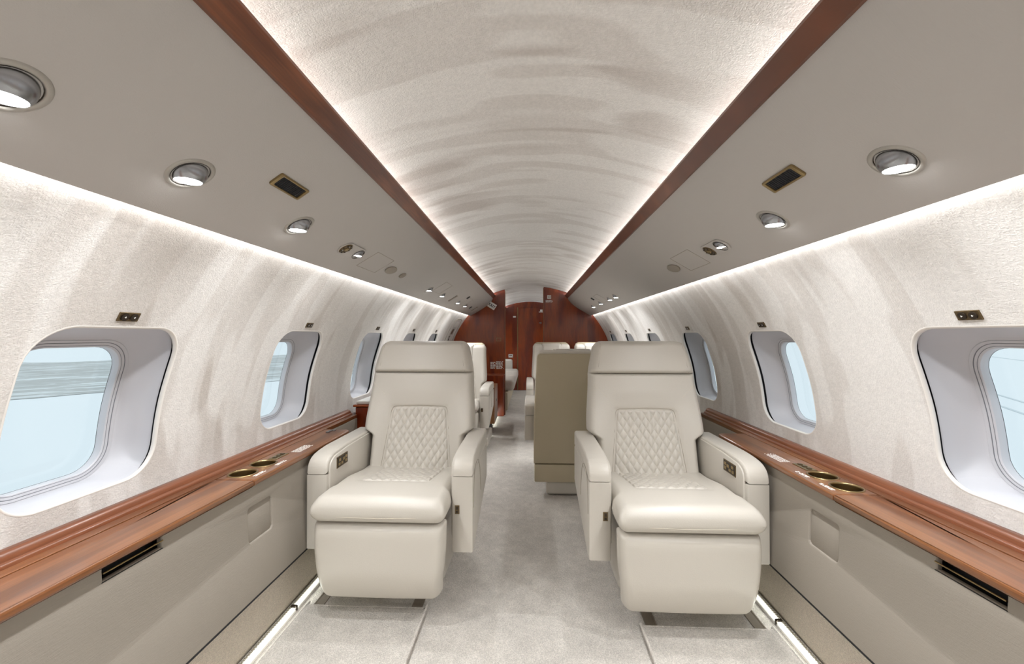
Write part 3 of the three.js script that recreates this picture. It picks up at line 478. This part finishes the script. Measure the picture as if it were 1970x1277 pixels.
// ------------------------------------------------------------------ cabinets, sofa, small furniture
{
  const c = thing('side_cabinet', 'dark cherry wood cabinet end behind the left front seat', 'cabinet', [-0.855, 0, -2.95]);
  part('body', box(0.55, 0.68, 0.6, 0, 0.345, 0, 0.004, UPRIGHT), M.cherry, c);
  part('top_lip', box(0.58, 0.016, 0.62, 0, 0.694, 0, 0.006, AISLE), M.cherry, c);
  part('tray', box(0.55, 0.02, 0.58, 0, 0.713, 0, 0.006), M.plastic, c);
  const b = thing('credenza', 'dark cherry wood low cabinet in front of the left partition', 'cabinet', [-0.685, 0, -D_PART + 0.05]);
  part('body', box(0.62, 0.575, 0.09, 0, 0.29, 0, 0.004, UPRIGHT), M.cherry, b);
  part('counter', box(0.634, 0.018, 0.098, 0, 0.587, 0.0, 0.006, (x, y, z) => [x, y]), M.cherry, b);
  const t = thing('wood_locker', 'brown wood locker with a ring latch behind the left rear seat', 'cabinet', [-0.72, 0, -5.0]);
  part('body', box(0.62, 0.42, 0.44, 0, 0.34, 0, 0.006, UPRIGHT), M.tanWood, t);
  part('plinth', box(0.5, 0.13, 0.4, 0, 0.066, 0, 0.004), M.black, t);
  const rg = part('ring_latch', uvs(new THREE.TorusGeometry(0.016, 0.0028, 8, 24)), M.chrome, t); rg.rotation.y = Math.PI / 2; rg.position.set(0.312, 0.37, -0.02);
  const fl = thing('floor_light', 'short glowing floor light under the brown wood locker', 'floor light', [-0.485, 0, -5.3]);
  part('light_tube', box(0.016, 0.012, 1.2, 0, 0.012, 0, 0.005), M.floorLed, fl);
  part('channel', box(0.024, 0.007, 1.2, -0.003, 0.0045, 0, 0.001), M.plastic, fl);
  const l = new THREE.RectAreaLight(FLOOR_WHITE, 9, 1.2, 0.014); l.name = 'floor_lamp'; l.position.set(0.01, 0.02, 0); fl.add(l); l.lookAt(1, 0.1, -5.3);

  const s = thing('divan', 'white leather divan along the left wall beyond the doorway', 'sofa', [-0.66, 0, -7.4]);
  const bow = (z) => 0.05 * sstep(-1.1, 0.2, -z);
  part('base', box(0.68, 0.28, 2.3, -0.02, 0.16, 0, 0.02), M.backCover, s);
  part('plinth', box(0.6, 0.02, 2.2, -0.02, 0.011, 0, 0.004), M.rail, s);
  for (let i = 0; i < 3; i++) part('seat_cushion', box(0.78, 0.17, 0.71, 0.03, 0.395, (i - 1) * 0.72 + 0.05, 0.055), M.leather, s);
  for (let i = 0; i < 3; i++) part('back_cushion', box(0.16, 0.36, 0.71, -0.3, 0.64, (i - 1) * 0.72 + 0.05, 0.06), M.leather, s);
  part('arm', box(0.66, 0.4, 0.14, -0.03, 0.47, -1.08, 0.05), M.leather, s);
}

// ------------------------------------------------------------------ overhead fittings
function onValance(sg, x, D, lift = 0) {          // a frame on the valance: local +y out of the surface, local z along the aisle
  const p = valancePoint(x), n = new THREE.Vector3(sg * p.n.x * 1, p.n.y, 0).normalize(), o = new THREE.Group();
  o.position.set(sg * x, p.y, -D).addScaledVector(n, lift);
  const zax = new THREE.Vector3(0, 0, 1), xax = new THREE.Vector3().crossVectors(n, zax); o.quaternion.setFromRotationMatrix(new THREE.Matrix4().makeBasis(xax, n, zax)); return o;
}
function fitting(name, sg, x, D, label, category, group, lift = 0) { const o = onValance(sg, x, D, lift); o.name = numbered(name); scene.add(o); return tag(o, label, category, group); }
const bezelGeo = uvs(new THREE.LatheGeometry([[0.037, -0.004], [0.038, 0.001], [0.041, 0.0032], [0.046, 0.0025], [0.049, 0.0005], [0.0495, -0.002]].map((p) => new THREE.Vector2(...p)), 48));
const wellGeo = uvs(new THREE.LatheGeometry([[0.0005, -0.0005], [0.037, -0.0005], [0.0375, 0.002]].map((p) => new THREE.Vector2(...p)), 32));
function ballGeo(r, lr) { const a = Math.asin(lr / r), pts = []; for (let i = 0; i <= 18; i++) { const t = lerp(a, 2.0, i / 18); pts.push(new THREE.Vector2(r * Math.sin(t), r * Math.cos(t))); } return uvs(new THREE.LatheGeometry(pts, 40)); }
const lensGeo = (lr, h) => uvs(new THREE.LatheGeometry([[0, h - 0.001], [lr * 0.7, h - 0.0008], [lr * 0.96, h - 0.0002], [lr, h - 0.003]].map((p) => new THREE.Vector2(...p)), 36));
function downlight(o, sg, r, lr, power, offset = 0, aim = 0.0) {
  const b = part('eyeball', ballGeo(r, lr), M.chrome, o), up = new THREE.Vector3(-sg * aim, -1, 0).normalize();
  const q = new THREE.Quaternion().copy(o.quaternion).invert(), d = up.clone().applyQuaternion(q);
  b.quaternion.setFromUnitVectors(new THREE.Vector3(0, 1, 0), d); b.position.set(0, -0.01, offset);
  const h = Math.sqrt(r * r - lr * lr), ln = part('lens', lensGeo(lr, h), M.lens, b);
  const s = new THREE.SpotLight(SPOT_WHITE, power, 0, 1.3, 0.95, 2); s.name = 'downlight_lamp'; s.castShadow = true; s.shadow.radius = 1.1; s.position.copy(d).multiplyScalar(h + 0.004).add(b.position); o.add(s);
  s.target.position.copy(d).multiplyScalar(1).add(s.position); o.add(s.target); s.target.name = 'lamp_aim';
}
const order = ['first', 'second', 'third', 'fourth', 'fifth', 'sixth', 'seventh', 'eighth', 'ninth', 'tenth'];
for (const sg of [-1, 1]) {
  const side = sg < 0 ? 'left' : 'right';
  const big = [-0.75, -0.35, 0.1, 0.555, 0.875, 1.304]; let n = 0;
  for (const D of big) {
    const vis = sg < 0 ? 3 : 4, i = big.indexOf(D);
    const o = fitting('downlight', sg, 0.742, D, i < vis ? `round chrome downlight overhead on the ${side}, out of view ${['far behind', 'behind', 'just above', 'beside'][i]} the camera` : sg < 0 ? `round chrome downlight in the left valance, ${i === 3 ? 'cut by the picture edge' : i === 4 ? 'before the air vent' : 'after the air vent'}` : `round chrome downlight in the right valance, ${i === 4 ? 'before the air vent' : 'after the air vent'}`, 'downlight', 'large round downlights');
    part('bezel', bezelGeo, M.bezel, o); part('well', wellGeo, M.darkBronze, o); downlight(o, sg, 0.036, 0.0255, SPOT);
  }
  // plate with a gasper and a reading light
  {
    const o = fitting('reading_light', sg, 0.743, 1.7, `oblong plate with a chrome reading light and a bronze air nozzle, ${side} valance`, 'reading light', 'reading light plates');
    const s = new THREE.Shape(); s.absarc(0.058, 0, 0.036, -Math.PI / 2, Math.PI / 2); s.absarc(-0.058, 0, 0.036, Math.PI / 2, 1.5 * Math.PI); s.closePath();
    part('plate', slab(s, 0.005, 0.002, (a, b, c) => [b, 0.005 - c, a], undefined, 2, 20), M.valance, o);
    const lz = sg < 0 ? -0.058 : 0.05, gz = sg < 0 ? 0.06 : -0.05;
    const gp = part('air_nozzle', uvs(new THREE.LatheGeometry([[0.004, 0.01], [0.012, 0.0105], [0.013, 0.005], [0.018, 0.005], [0.019, 0.0085], [0.028, 0.0075], [0.031, 0.004]].map((p) => new THREE.Vector2(...p)), 32)), M.bronze, o); gp.position.z = gz;
    for (let i = 0; i < 8; i++) { const a = i / 8 * 6.283; part('nozzle_hole', box(0.005, 0.003, 0.005, 0.0235 * Math.cos(a), 0.0082, 0.0235 * Math.sin(a), 0.001), M.black, gp); }
    part('nozzle_core', uvs(new THREE.CylinderGeometry(0.009, 0.011, 0.006, 20).translate(0, 0.009, 0)), M.brass, gp);
    const w = part('well', wellGeo, M.darkBronze, o); w.scale.set(0.8, 1, 0.8); w.position.set(0, 0.0055, lz);
    downlight(o, sg, 0.029, 0.021, SPOT * 0.8, lz);
  }
  // slim air vent with a brass frame
  {
    const o = fitting('air_vent', sg, 0.657, 1.107, `slim dark air vent in a brass frame, ${side} valance`, 'vent', 'air vents'), s = rrect(-0.023, -0.066, 0.023, 0.066, 0.007); s.holes.push(rrect(-0.016, -0.054, 0.016, 0.054, 0.003, new THREE.Path()));
    part('frame', slab(s, 0.007, 0.0025, (a, b, c) => [a, 0.006 - c, b], undefined, 2), M.brass, o);
    part('grille', box(0.034, 0.004, 0.11, 0, 0.0005, 0, 0.001), M.black, o);
    for (let i = 0; i < 14; i++) part('slat', box(0.032, 0.002, 0.0028, 0, 0.003, -0.049 + i * 0.00755, 0.0008), M.rubber, o);
  }
  // drop-down mask hatch, outlined, with a speaker cover on it
  {
    const o = fitting('mask_hatch', sg, 0.746, 2.045, `flush square hatch in the ${side} valance holding a speaker cover`, 'hatch');
    const lines = [box(0.118, 0.001, 0.0016, 0, 0.0004, 0.172, 0.0003), box(0.118, 0.001, 0.0016, 0, 0.0004, -0.05, 0.0003), box(0.0016, 0.001, 0.222, 0.059, 0.0004, 0.061, 0.0003), box(0.0016, 0.001, 0.222, -0.059, 0.0004, 0.061, 0.0003)];
    part('hatch_outline', lines, M.seam, o);
    const oval = new THREE.Shape(); oval.absellipse(0, 0, 0.03, 0.062, 0, Math.PI * 2);
    const sp = part('speaker_cover', slab(oval, 0.006, 0.002, (a, b, c) => [a, 0.006 - c, b], undefined, 2, 24), M.sidePanel, o); sp.position.z = -0.15;
    if (sg < 0) { const s2 = part('sensor_cover', slab(oval, 0.006, 0.002, (a, b, c) => [a * 0.75, 0.006 - c, b * 0.5], undefined, 2, 24), M.sidePanel, o); s2.position.z = -0.35; }
  }
  // the row of small lights farther aft
  const small = sg < 0 ? [3.094, 3.546, 4.314, 4.8, 6.9, 7.9] : [3.715, 3.99, 4.491, 5.005, 6.9, 7.9];
  small.forEach((D, i) => {
    const o = fitting('small_downlight', sg, 0.757, D, i > 3 ? `small downlight beyond the partition on the ${side}, ${i === 4 ? 'nearer' : 'farther'} one` : `small chrome downlight far along the ${side} valance, ${order[i]} of four`, 'downlight', 'small far downlights');
    const b = part('bezel', bezelGeo, M.bezel, o); b.scale.setScalar(0.85); const w = part('well', wellGeo, M.darkBronze, o); w.scale.setScalar(0.85); downlight(o, sg, 0.03, 0.0225, SPOT * 0.95);
  });
  const squares = sg < 0 ? [[0.661, 4.418], [0.747, 5.175]] : [[0.675, 4.533]];
  squares.forEach(([x, D], i) => part('dark_glass', box(0.04, 0.005, 0.06, 0, 0.002, 0, 0.001), M.black, fitting('sensor_window', sg, x, D, `small black square far along the ${side} valance${sg < 0 ? i ? ', nearer the partition' : ', nearer the camera' : ''}`, 'sensor')));
  for (const [x, D, i] of sg < 0 ? [[0.7, 3.3, 0], [0.71, 4.62, 1]] : [[0.71, 4.236, 0]]) { const o = fitting('mask_hatch', sg, x, D, `flush hatch far along the ${side} valance${sg < 0 ? i ? ', nearer the partition' : ', nearer the camera' : ''}`, 'hatch'); part('hatch_outline', [box(0.13, 0.001, 0.002, 0, 0.0004, 0.12, 0.0003), box(0.13, 0.001, 0.002, 0, 0.0004, -0.12, 0.0003), box(0.002, 0.001, 0.24, 0.065, 0.0004, 0, 0.0003), box(0.002, 0.001, 0.24, -0.065, 0.0004, 0, 0.0003)], M.seam, o); }
  if (sg < 0) for (const [D, i] of [[3.95, 0], [5.5, 1]]) part('cover', box(0.1, 0.006, 0.05, 0, 0.002, 0, 0.002), M.sidePanel, fitting('speaker_cover', sg, 0.74, D, `beige speaker cover far along the left valance, ${i ? 'nearer the partition' : 'nearer the camera'}`, 'speaker'));
  // shade switches above the windows
  for (let k = 0; k <= 5; k++) {
    if (sg < 0 && k === 5) continue;
    const y = 1.199, dx = (wallX(y + 0.01) - wallX(y - 0.01)) / 0.02, o = thing('shade_switch', `bronze plate with two round buttons above the ${side} window ${place(k)}`, 'switch', [sg * wallX(y), y, -(C0 + BAY * k - 0.003)], 0, 'window shade switches');
    o.rotation.z = sg * -Math.atan(dx) * 1 * 1; if (sg > 0) o.rotation.z = -Math.atan(dx); else o.rotation.z = Math.atan(dx);
    part('plate', box(0.006, 0.026, 0.058, 0, 0, 0, 0.002), M.bronze, o);
    for (const dz of [-0.0125, 0.0125]) { const b = part('button', uvs(new THREE.CylinderGeometry(0.0095, 0.0105, 0.005, 20).rotateZ(Math.PI / 2)), M.darkBronze, o); b.position.set(-sg * 0.003, 0, dz); part('button_mark', uvs(new THREE.CylinderGeometry(0.0028, 0.0028, 0.001, 3).rotateZ(Math.PI / 2).translate(-sg * 0.0028, 0, 0)), M.white, b); }
  }
}

// ------------------------------------------------------------------ signs and placards
{
  const font = await new FontLoader().loadAsync('fonts/droid/droid_sans_bold.typeface.json');
  const o = thing('exit_sign', 'white plate lettered EXIT at the end of the left valance', 'sign', [-0.545, 1.575, -D_PART + 0.07]); o.rotation.z = -0.56;
  part('plate', box(0.115, 0.085, 0.012, 0, 0, 0, 0.003), M.white, o);
  const g = new TextGeometry('EXIT', { font, size: 0.036, depth: 0.003, curveSegments: 4 }); g.center(); g.translate(0, 0, 0.007); part('lettering', uvs(g), M.ink, o);
  part('bracket', box(0.06, 0.02, 0.01, -0.05, 0.03, -0.008, 0.002), M.white, o);
  const print = (parent, x, y, z, w, rows, h) => { const b = []; for (let i = 0; i < rows; i++) { let a = 0; while (a < w) { const l = 0.012 + rnd() * 0.03; b.push(box(Math.min(l, w - a + 0.004), h * 0.62, 0.001, x + a + l / 2, y - i * h, z, 0.0003)); a += l + 0.005; } } return part('printed_lines', b, M.white, parent); };
  const s = thing('placard', 'white square placard with printed lines high on the right partition', 'placard', [0.273, 1.69, -D_PART + 0.002]);
  part('plate', box(0.055, 0.055, 0.003, 0, 0.012, 0, 0.001), M.white, s); const ring = part('symbol', uvs(new THREE.TorusGeometry(0.014, 0.002, 6, 20)), M.ink, s); ring.position.set(0, 0.012, 0.002); print(s, -0.05, -0.036, 0, 0.09, 3, 0.012);
  const t = thing('placard', 'block of small white print on the left partition above the low cabinet', 'placard', [-0.575, 0.76, -D_PART + 0.002]); print(t, 0, 0, 0, 0.07, 6, 0.017); print(t, 0.085, 0.012, 0, 0.085, 7, 0.017);
  const u = thing('placard', 'small white sign near the top of the far door', 'placard', [0.232, 1.66, -D_FAR + 0.026]); part('plate', box(0.05, 0.04, 0.003, 0, 0.01, 0, 0.001), M.white, u); part('lower_plate', box(0.08, 0.016, 0.003, -0.01, -0.022, 0, 0.001), M.white, u);
  const v = thing('placard', 'tiny white tag on the far wall left of the door', 'placard', [-0.33, 1.54, -D_FAR + 0.004]); part('plate', box(0.06, 0.03, 0.004, 0, 0, 0, 0.001), M.white, v);
  const w = thing('wall_socket', 'grey socket plate on the far wall above the divan arm', 'socket', [-0.41, 0.72, -D_FAR + 0.006]); part('plate', box(0.09, 0.07, 0.008, 0, 0, 0, 0.002), M.plastic, w); part('outlet', box(0.06, 0.025, 0.006, 0, 0.008, 0.004, 0.001), M.rail, w);
  // emergency hatch in the left wall beside the partition
  const h = thing('door_2', 'narrow rounded emergency exit hatch in the left wall beside the wood partition', null, [0, 0, 0], 0, null, 'structure');
  const at = (d, y, off) => [-(wallX(y) + off), y, -d], d0 = 5.35, d1 = 5.86, y0 = 0.72, y1 = 1.375, loopPts = [];
  for (let i = 0; i < 48; i++) { const a = i / 48 * 6.2832, c = Math.cos(a), sn = Math.sin(a), p = 0.45; loopPts.push(at((d0 + d1) / 2 + (d1 - d0) / 2 * Math.sign(c) * Math.abs(c) ** p, (y0 + y1) / 2 + (y1 - y0) / 2 * Math.sign(sn) * Math.abs(sn) ** p, -0.001)); }
  part('hatch_seam', tube(loopPts, 0.004, 160, true), M.seam, h);
  const inset = (dA, dB, yA, yB) => grid(4, 8, (i, j) => at(lerp(dA, dB, i / 4), lerp(yA, yB, j / 8), -0.004));
  part('handle_cover', inset(5.52, 5.7, 1.26, 1.33), M.plastic, h); part('handle_slot', inset(5.54, 5.68, 1.165, 1.235), M.bronze, h); part('latch_plate', inset(5.5, 5.6, 1.12, 1.145), M.rail, h); part('latch_plate', inset(5.53, 5.58, 1.08, 1.11), M.rubber, h);
}

for (const o of scene.children) o.traverse((m) => { if (m.isMesh) m.castShadow = m.receiveShadow = true; });
renderer.render(scene, camera);
